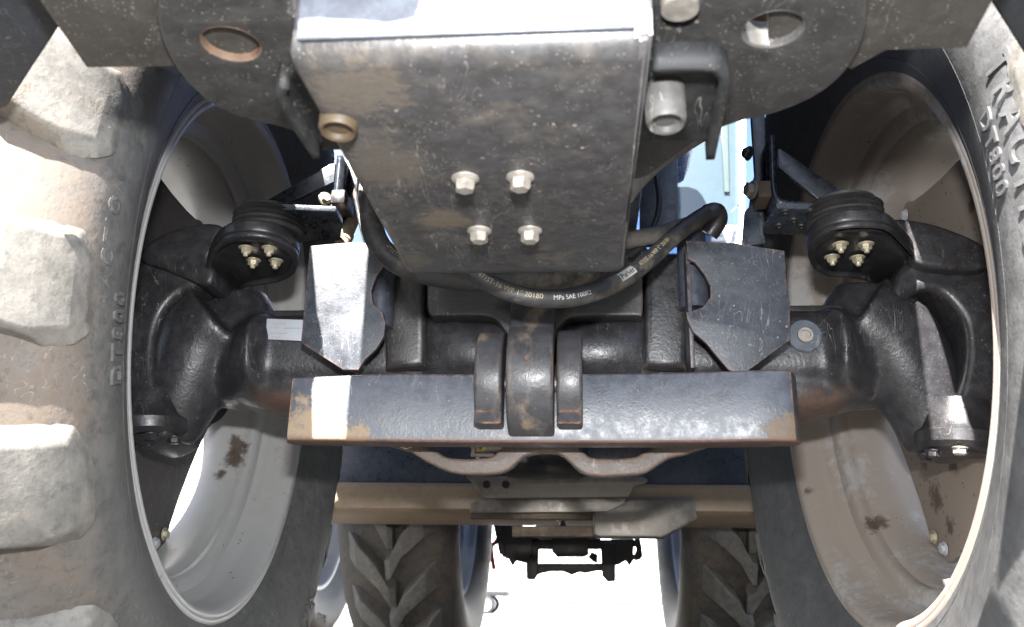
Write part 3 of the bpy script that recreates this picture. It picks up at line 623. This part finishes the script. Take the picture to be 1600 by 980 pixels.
def print_on(path, s, size, start, m, parent, r, tilt=0., box_=False):
    me = text_mesh(s, size, .0002); P = [Vector(p) for p in path]; L = [0]
    for a, b in zip(P, P[1:]): L.append(L[-1] + (b - a).length)
    half = max(abs(v.co.x) for v in me.vertices)
    def at(d):
        d = min(max(d, 0), L[-1] - 1e-6); i = max(k for k in range(len(L)) if L[k] <= d); i = min(i, len(P) - 2)
        t = (d - L[i]) / (L[i + 1] - L[i]); return P[i].lerp(P[i + 1], t), (P[i + 1] - P[i]).normalized()
    def f(u, v, w_, lift=.0004):
        p, t = at(start + half + u); out = (CAM - p); out = (out - t * out.dot(t)).normalized(); side = out.cross(t).normalized()
        a = tilt + (v - size * .35) / r; return p + (out * cos(a) + side * sin(a)) * (r + lift + w_)
    o = obj('hose_lettering', warp(me, f), m, parent)
    if box_:
        bm = bmesh.new(); n = 8; g = [[bm.verts.new((-half * 1.12 + 2.24 * half * i / n, -size * .25 + size * 1.25 * j / 3, 0)) for i in range(n + 1)] for j in range(4)]
        for a, b in zip(g, g[1:]):
            for i in range(n): bm.faces.new((a[i], a[i + 1], b[i + 1], b[i]))
        for v in bm.verts: v.co = f(v.co.x, v.co.y, 0, .0002)
        obj('hose_label', bm_mesh(bm), M['printwhite'], parent)
    return o
def arc_at(path, px):       # arc length of the path where it passes image column px
    P = [Vector(p) for p in path]; l = 0
    for a, b in zip(P, P[1:]):
        d = b - CAM; x = 800 + FPX * d.dot(_R) / d.dot(_F)
        if x >= px: return l
        l += (b - a).length
    return l
print_on(pathA, '471ST-16 WP 1" 20180', .0085, arc_at(pathA, 752), M['print'], hA, .0118, .25)
print_on(pathA, 'MPa SAE 100R2', .0080, arc_at(pathA, 862), M['printwhite'], hA, .0118, .15)
print_on(pathA, 'Parker', .0105, arc_at(pathA, 965), M['printdark'], hA, .0118, .35, True)
print_on(pathA, '471ST-16 WP 1" 20180', .0085, arc_at(pathA, 994), M['print'], hA, .0118, .3)
print_on(pathB, '471ST-12 WP', .008, arc_at(pathB, 603), M['print'], hB, .0155, .6)

# ---- belly: engine sump guard, tank fronts and lips behind the axle
Yt = 1.2
prof = [(Yt + .02, .90), (Yt + .0, .70), (Yt - .012, .662), (Yt - .012, .625), (Yt + .02, .618), (Yt + .6, .618), (Yt + .6, .90)]
for x0, x1 in ((-1.12, -.02), (-.015, 1.12)):
    obj('tank_panel', prism([prof], x1 - x0, on_x((x0 + x1) / 2), .006), M['navy'], T)
lip = [(Yt - .035, .621), (Yt - .045, .61), (Yt - .04, .548), (Yt - .02, .536), (Yt + .5, .54), (Yt + .5, .621)]
for x0, x1 in ((-1.10, -.02), (-.0, 1.10)):
    obj('belly_lip', prism([lip], x1 - x0, on_x((x0 + x1) / 2), .006), M['belt'], T)
Yg = Yt - .10
ga = obj('sump_guard', prism([pyl([(728, 744), (1004, 744), (1012, 750), (1008, 756), (992, 760), (982, 777), (757, 779), (742, 760)], Yg - .05)], .016, on_y(Yg - .05, .016), .002), M['guard'], T)
for q in ((760, 757), (790, 757)):
    p = PY(*q, Yg - .052); obj('guard_bolt', lathe([(0, .011), (.004, .010), (.004, 0)], (p.x, Yg - .05, p.z), (0, -1, 0), 16), M['darkhole'], ga)
obj('guard_strip', prism([pyl([(757, 780), (980, 778), (974, 788), (950, 800), (735, 802), (735, 786)], Yg - .02)], .02, on_y(Yg - .02, .02), .002), M['guard'], ga)
for q in ([(735, 803), (926, 801), (926, 812), (735, 810)], [(800, 822), (926, 822), (926, 838), (800, 838)]):
    obj('guard_rib', prism([pyl(q, Yg + .02)], .05, on_y(Yg + .02, .05), .003), M['muddy'], ga)
obj('guard_pan', prism([pyl([(926, 795), (984, 779), (1085, 778), (1090, 812), (1036, 842), (936, 841), (926, 836)], Yg - .01)], .04, on_y(Yg - .01, .04), .008), M['guard'], ga)
# dark sump bulge above the guard, behind the forged arm
p = PY(850, 742, .9); obj('oil_sump', loft([(p.x - .10, .95, p.z + .055, .10, .055, 2.1), (p.x, .92, p.z + .055, .12, .062, 2.1), (p.x + .10, .95, p.z + .055, .10, .055, 2.1)], 28), M['black'], T)
# bundle of wires and fittings glimpsed through the arm's left opening
for k, (a, b, m) in enumerate((((742, 690), (746, 716), 'straw'), ((757, 690), (752, 704), 'wire'), ((735, 692), (738, 712), 'printwhite'))):
    obj('wire', tube([PY(*a, .12), PY((a[0] + b[0]) / 2 + 3, (a[1] + b[1]) / 2, .11), PY(*b, .12)], .0035, 8), M[m], T)
p0, p1 = PY(742, 710, .05), PY(772, 710, .05); obj('pipe_fitting', tube([p0, p1], .0045, 10, smooth=False), M['steel'], T)
p0, p1 = PY(752, 700, .15), PY(784, 695, .15); obj('pipe_fitting', tube([p0, p1], .011, 14, smooth=False), M['guard'], T)
for k in range(4):     # straw caught on the beam
    a = PY(608 + k * 9, 686, -.12); obj('straw_stalk', tube([a, a + Vector((.012 - k * .004, -.01, -.010 - .002 * k)), a + Vector((.03, -.006, -.004))], .0008, 6), M['straw'], T)
p = PY(960, 706, .3); obj('sump_plug', lathe([(0, .05), (.02, .05), (.03, .035), (.03, 0)], p, (0, -1, 0), 30), M['navy'], T)

# ---- tyres and wheels
PROF = [(.010, .424), (-.004, .430), (-.013, .447), (-.030, .480), (-.047, .520), (-.057, .560), (-.056, .595), (-.044, .622), (-.016, .645), (.030, .663), (.09, .678), (.177, .688)]
WID = .355
def prof_x(r):
    for (x0, r0), (x1, r1) in zip(PROF, PROF[1:]):
        if r0 <= r <= r1: return x0 + (x1 - x0) * (r - r0) / (r1 - r0)
    return PROF[-1][0]
def tyre_mesh(PRF, width, s, nl, ro, lug_w, slope, n=144, shoulder=.60, sh_x=-.052, dirn=1, phase=0.):
    """torus of revolution with a full outer and inner sidewall, plus nl lugs per side running from the shoulder to the middle"""
    bm = bmesh.new(); full = catmull_rows(PRF, 3) + [(width - x, r) for x, r in reversed(catmull_rows(PRF, 3))][1:]
    rings = []
    for x, r in full: rings.append([bm.verts.new((s * x, r * cos(2 * pi * i / n), r * sin(2 * pi * i / n))) for i in range(n)])
    for a, b in zip(rings, rings[1:]):
        for i in range(n): bm.faces.new((a[i], a[(i + 1) % n], b[(i + 1) % n], b[i]))
    carcass = bm_mesh(bm, ang=38); mid = width / 2; lugs = []
    for side in (0, 1):
        bm = bmesh.new()
        for k in (0,):
            t0 = 0.
            # cross-section stations along the lug: (x, base radius, top radius, half width, angular offset)
            k_ = ro / .742; br = PRF[-1][1]
            st = [(sh_x + .004, shoulder - .024, shoulder - .020, lug_w * .16, -.02), (sh_x + .002, shoulder - .012, shoulder - .004, lug_w * .62, -.01), (sh_x + .010, shoulder + .0, shoulder + .014, lug_w * .92, 0.), (sh_x + .034, shoulder + .010, shoulder + .040, lug_w * 1.04, .0), (sh_x + .066, shoulder + .022, shoulder + .068 * k_, lug_w * 1.0, .01),
                  (sh_x + .105, br - .03, ro - .022, lug_w * .92, .03), (sh_x + .150, br - .018, ro - .006, lug_w * .84, .08), (mid * .72, br - .012, ro + .004, lug_w * .80, slope * .55), (mid * .98, br - .008, ro + .008, lug_w * .76, slope), (mid * 1.10, br - .008, ro - .004, lug_w * .70, slope * 1.06)]
            R = []
            for x, rb, rt, hw, off in st:
                X = s * (x if side == 0 else width - x); row = []
                for f, r in ((-1.22, rb), (-1.0, rt - .006), (-.88, rt), (.88, rt), (1.0, rt - .006), (1.22, rb)):
                    a = t0 + dirn * (off) + f * hw / rt; row.append(bm.verts.new((X, r * cos(a), r * sin(a))))
                R.append(row)
            # the shoulder end is rounded over the sidewall
            for a, b in zip(R, R[1:]):
                for i in range(5): bm.faces.new((a[i], a[i + 1], b[i + 1], b[i]))
            bm.faces.new(R[0]); bm.faces.new(R[-1])
        bmesh.ops.recalc_face_normals(bm, faces=bm.faces)
        sharp = [e for e in bm.edges if len(e.link_faces) == 2 and e.calc_face_angle(0) > .45]
        bmesh.ops.bevel(bm, geom=sharp, offset=.007, segments=3, affect='EDGES', profile=.5, clamp_overlap=True)
        lm = bm_mesh(bm, 'tread_lug', ang=60)
        lugs += [(lm, 2 * pi * (k + .5 * side) / nl + phase) for k in range(nl)]
    return carcass, lugs
def put_tyre(built, wh, m, ml):
    obj('tyre', built[0], m, wh)
    for lm, a in built[1]: obj('tread_lug', lm, ml, wh, None, Matrix.Rotation(a, 4, 'X'))
RIM = [(.020, .432), (.004, .432), (-.005, .428), (-.007, .420), (-.003, .413), (.006, .409), (.030, .405), (.046, .402), (.056, .394), (.066, .389), (.070, .372), (.078, .364), (.092, .366), (.100, .358), (.140, .354), (.175, .356), (.205, .354), (.220, .360), (.234, .378), (.248, .392), (.270, .399), (.325, .405), (.342, .412), (.350, .432), (.338, .432)]
def rim_mesh(s, scale=1.):
    bm = bmesh.new(); n = 128; R = catmull_rows(RIM, 2); rings = [[bm.verts.new((s * x * scale, r * scale * cos(2 * pi * i / n), r * scale * sin(2 * pi * i / n))) for i in range(n)] for x, r in R]
    rings += [[bm.verts.new((s * x * scale, (r + .008) * scale * cos(2 * pi * i / n), (r + .008) * scale * sin(2 * pi * i / n))) for i in range(n)] for x, r in reversed(R)]
    for a, b in zip(rings, rings[1:] + rings[:1]):
        for i in range(n): bm.faces.new((a[i], a[(i + 1) % n], b[(i + 1) % n], b[i]))
    return bm_mesh(bm, ang=40)
def letters(s, me, t0, r0, dirn, lift, prof_f, extr):
    def f(u, v, w_):
        r = r0 + v; t = t0 + dirn * u / (r0 + .02); x = prof_f(r) - lift - w_ * 1.0; return (s * x, r * cos(t), r * sin(t))
    return warp(me, f)
def front_wheel(s, rimm, discm, tyrem):
    wh = empty('front_wheel', T, (s * .5145, 0, .70), .058)
    put_tyre(tyre_mesh(PROF, WID, s, 20, .745, .053, .55, shoulder=.628, sh_x=-.056, dirn=-1, phase=R_(8.5)), wh, tyrem, M['lug'])
    rim = obj('rim', rim_mesh(s), rimm, wh, 'pale grey rim with one brown oily splash' if s < 0 else 'grey rim coated in flaking beige dust')
    # disc with straight-cut edges between eight bolted lobes
    pts = []; ph = R_(301) if s > 0 else R_(297)
    for k in range(6):
        a = 2 * pi * k / 6 + ph
        for d, r in ((-.13, .346), (-.09, .3555), (.09, .3555), (.13, .346), (.16, .336), (.30, .316), (.5236, .306), (.747, .316), (.887, .336)): pts.append((r * cos(a + d), r * sin(a + d)))
    hole = circle(0, 0, .12, 40)
    dm = prism([pts, hole], .012, lambda u, v, w_: (s * .168 + w_, u, v), .001)
    disc = obj('disc', dm, discm, wh, 'black wheel disc with dusty patches' if s < 0 else 'dust coated wheel disc with dark specks')
    for k in range(6):
        a = 2 * pi * k / 6 + ph
        for d in (-.06, .06):
            b = bolt('rim_bolt', (0, 0, 0), (-s, 0, 0), .009, .008, M['zinc'] if (k + (d > 0)) % 3 else M['rim_rear'], wh, flange=1.3)
            x, y, ax = frame_of((-s, 0, 0)); c = (s * .160, .338 * cos(a + d), .335 * sin(a + d))
            b.matrix_local = Matrix(((x.x, y.x, ax.x, c[0]), (x.y, y.y, ax.y, c[1]), (x.z, y.z, ax.z, c[2]), (0, 0, 0, 1)))
    # raised sidewall words: read clockwise from inside
    dirn = 1 if s > 0 else -1
    base = [R_(174), R_(294), R_(54)] if s > 0 else [R_(193), R_(313), R_(73)]
    for i, t in enumerate(base):
        obj('tyre_lettering', letters(s, text_mesh('DT800', .031, .0022, 3, 1.22, .0006), t, .555, dirn, .0018, prof_x, .0022), tyrem, wh)
        tt = t + dirn * R_(3.5 if s > 0 else 9)
        obj('tyre_lettering', letters(s, text_mesh('TRACTION', .040 if s > 0 else .026, .0018, 3, 1.45, .0006), tt, .592 if s > 0 else .586, dirn, .0034 if s > 0 else .0002, prof_x, .0022), tyrem, wh)
    rb = lambda r: lathe([(0, r), (.003, r + .0025), (.006, r)], (0, 0, 0), (s, 0, 0), 128)
    for r in (.452, .535):
        obj('bead_ridge', lathe([(.0005, r - .003), (-.0012, r), (.0005, r + .003)], (s * prof_x(r), 0, 0), (s, 0, 0), 144), tyrem, wh)
    return wh
front_wheel(-1, M['rim_left'], M['disc_left'], M['tyre']); front_wheel(1, M['rim_right'], M['disc_right'], M['tyre_right'])

# rear wheels
RPROF = [(.01, .52), (-.02, .55), (-.05, .60), (-.07, .66), (-.065, .71), (-.04, .76), (.0, .79), (.06, .805), (.155, .81)]
def rear_wheel(s):
    wh = empty('rear_wheel', T, (s * .50, 2.75, .82), 0)
    put_tyre(tyre_mesh(RPROF, .34, s, 22, .872, .060, .22, shoulder=.71, sh_x=-.066, n=112, dirn=1), wh, M['tyre_rear'], M['lug_rear'])
    bm = bmesh.new(); n = 80
    prof = [(.0, .525), (-.01, .515), (.0, .505), (.03, .50), (.05, .47), (.12, .455), (.24, .45), (.28, .40), (.29, .30), (.29, .12)]
    rings = [[bm.verts.new((s * x, r * cos(2 * pi * i / n), r * sin(2 * pi * i / n))) for i in range(n)] for x, r in prof]
    for a, b in zip(rings, rings[1:]):
        for i in range(n): bm.faces.new((a[i], a[(i + 1) % n], b[(i + 1) % n], b[i]))
    obj('rim', bm_mesh(bm), M['rim_rear'], wh)
    return wh
rear_wheel(-1); rear_wheel(1)
obj('rear_axle', loft([(-.85, 2.75, .82, .13, .13, 2), (-.35, 2.75, .82, .16, .16, 2.2), (0, 2.75, .84, .3, .26, 3), (.35, 2.75, .82, .16, .16, 2.2), (.85, 2.75, .82, .13, .13, 2)], 32), M['navy'], T)

# rear linkage and drawbar
Yh = 3.35
h = obj('rear_linkage', prism([pyl([(795, 843), (1000, 843), (1003, 853), (960, 858), (840, 858), (795, 860)], Yh)], .08, on_y(Yh, .08), .01), M['hitchblack'], T)
def hp(name, q, dy=0., th=.06, sm=False): 
    l = pyl(q, Yh + dy); return obj(name, prism([catmull(l, 4) if sm else l], th, on_y(Yh + dy, th), .006), M['hitchblack'], h)
hp('lift_bracket', [(772, 812), (800, 812), (832, 830), (832, 868), (820, 880), (806, 876), (800, 884), (794, 874), (784, 870)], -.05, .08)
hp('lift_arm', [(768, 808), (778, 808), (790, 868), (780, 866)], -.08, .05)
hp('lower_link', [(820, 852), (842, 852), (840, 898), (834, 907), (822, 905), (822, 880)], -.03, .07)
hp('cross_bar', [(834, 880), (948, 880), (948, 893), (934, 892), (915, 896), (905, 894), (893, 899), (880, 893), (860, 893), (846, 896), (834, 900)], .02, .06)
hp('lower_link', [(938, 848), (962, 848), (962, 908), (950, 910), (941, 900)], -.03, .07)
hp('lift_bracket', [(955, 842), (990, 842), (990, 876), (984, 884), (978, 876), (968, 882), (956, 884)], -.02, .08)
hp('check_chain', [(992, 842), (1000, 842), (1004, 862), (1003, 872), (994, 876), (988, 870), (994, 860)], -.03, .04, True)
hp('coupler_box', [(862, 842), (920, 842), (920, 866), (912, 870), (870, 870), (862, 862)], -.08, .1)
hp('drawbar_pin', [(925, 862), (934, 866), (934, 880), (926, 878), (918, 870)], 0, .03)
obj('drawbar_plate', prism([pyl([(818, 824), (940, 824), (940, 838), (818, 838)], Yh - .25)], .3, on_y(Yh - .25, .3), .01), M['hitchblack'], h)
a = PY(772, 845, Yh); obj('red_coupling', tube([PY(783, 822, Yh + .1), PY(776, 845, Yh + .08), PY(768, 856, Yh + .06), PY(772, 890, Yh + .06)], .012, 10), M['red'], h)

# cab front seen between nose and mudguard
Yc = 1.45
cab = obj('cab', box(-.62, .60, Yc + .25, Yc + 1.5, 1.0, 2.75, .03), M['blueb'], T)
def cp(name, q, m, Y, th=.02, bev=.002): return obj(name, prism([pyl(q, Y)], th, on_y(Y, th), bev), m, cab)
cp('windscreen', [(1040, 365), (1148, 365), (1142, 330), (1156, 318), (1156, 130), (1040, 130)], M['glass'], Yc)
cp('side_window', [(500, 380), (600, 380), (600, 200), (500, 200)], M['glass'], Yc)
cp('tinted_strip', [(1132, 300), (1140, 300), (1136, 140), (1124, 140)], M['glassgreen'], Yc - .012, .008)
cp('window_frame', [(1157, 368), (1164, 368), (1166, 130), (1157, 130)], M['cabwhite'], Yc - .03, .05)
cp('window_frame', [(1059, 272), (1061, 272), (1076, 200), (1068, 200)], M['red'], Yc - .02)
for k in range(4):
    cp('grille_bar', [(1112, 352 + k * 9), (1166, 352 + k * 9), (1166, 359 + k * 9), (1112, 359 + k * 9)], M['cabwhite'], Yc - .05, .02)
cp('grille_post', [(1146, 352), (1150, 352), (1142, 388), (1138, 388)], M['navy'], Yc - .07, .012)
cp('bonnet_side', [(1000, 380), (1059, 380), (1059, 215), (1000, 215)], M['navy'], .55, .03)
# mudguards
def mudguard(s):
    bm = bmesh.new(); rows = []
    for i in range(25):
        a = R_(28 + 108 * i / 24); r = .83
        rows.append([bm.verts.new((s * x, (r - d) * cos(a), .70 + (r - d) * sin(a))) for x, d in ((.575, .045), (.58, .015), (.595, .0), (.75, -.01), (.92, 0), (.935, .05))])
    for a, b in zip(rows, rows[1:]):
        for i in range(5): bm.faces.new((a[i], a[i + 1], b[i + 1], b[i]))
    o = obj('mudguard', bm_mesh(bm, ang=50), M['plastic'], T); md = o.modifiers.new('thickness', 'SOLIDIFY'); md.thickness = .006; return o
mudguard(-1); mudguard(1)

# ------------------------------------------------------------------ beyond the tractor
T2 = empty('tractor'); tag(T2, 'another machine behind the left tyres, only a grey rimmed wheel and hub showing', 'tractor')
c = PY(506, 800, 3.4)
wh = empty('wheel', T2, (c.x, 3.4, .79), 0)
k = 1.10
P2 = [(x * k, r * k) for x, r in PROF]
put_tyre(tyre_mesh(P2, WID * k, -1, 18, .742 * k, .055 * k, .5, n=80, shoulder=.6 * k, sh_x=-.052 * k), wh, M['tyre'], M['lug'])
obj('rim', rim_mesh(-1, k), M['rim_left'], wh)
obj('disc', lathe([(0, .10), (0, .38), (.01, .38), (.01, .10)], (-.19, 0, 0), (1, 0, 0), 40), M['rim_left'], wh)
obj('tyre_lettering', letters(-1, text_mesh('TREAD', .06, .0015), R_(262), .60, -1, .002, lambda r: prof_x(r / k) * k, .0015), M['tyre'], wh)
obj('wheel_hub', lathe([(0, .10), (.1, .11), (.14, .06), (.2, .05)], (c.x + .22, 3.3, .80), (-1, -.1, 0), 24), M['muddy'], T2)

TR = empty('trailer', None, (-1.33, 14.5, GZ)); tag(TR, 'small pale flatbed trailer parked far behind, seen under the tractor', 'trailer')
obj('trailer_bed', box(-1.6, .05, -.4, .4, .28, .37, .01), M['plastic'], TR)
for x in (-.3,):
    for y in (-.45, .45):
        t_ = obj('trailer_wheel', lathe([(-.05, .10), (-.05, .12), (-.04, .15), (.04, .15), (.05, .12), (.05, .10)], (x, y, .15), (0, 1, 0), 28), M['plastic'], TR); obj('wheel_disc', lathe([(-.03, 0), (-.045, .10), (.045, .10), (.03, 0)], (x, y, .15), (0, 1, 0), 28), M['cabwhite'], t_)
obj('trailer_rail', box(-1.6, .05, -.42, -.38, .52, .55, .005), M['cabwhite'], TR)
for x in (-1.5, -.7, .0): obj('trailer_post', box(x - .02, x + .02, -.42, -.38, .37, .52, .004), M['cabwhite'], TR)
B = empty('barrier', None, (1.0, 15.5, GZ)); tag(B, 'low pale blue pipe barrier on two feet, far behind on the yard', 'barrier')
obj('pipe', tube([(-1.3, 0, .20), (1.5, 0, .20)], .035, 12, smooth=False), simple('pale_blue_paint', (.05, .15, .22), .5), B)
for x in (.35, .9): obj('foot', box(x - .05, x + .05, -.12, .12, 0, .18, .03), M['cabwhite'], B)
WH = empty('warehouse', None, (0, 32, GZ)); tag(WH, 'long white clad warehouse across the yard, behind everything', 'building')
obj('wall', box(-40, 40, 0, 12, 0, 7, .05), M['wallwhite'], WH)
for i in range(40):
    o = obj('cladding_panel', bpy.data.meshes.get('cladding') or box(-.98, .98, -.04, 0.02, .1, 6.9, .02), M['wallwhite'], WH); o.data.name = 'cladding'; o.location = (-39 + 2 * i, 0, 0)
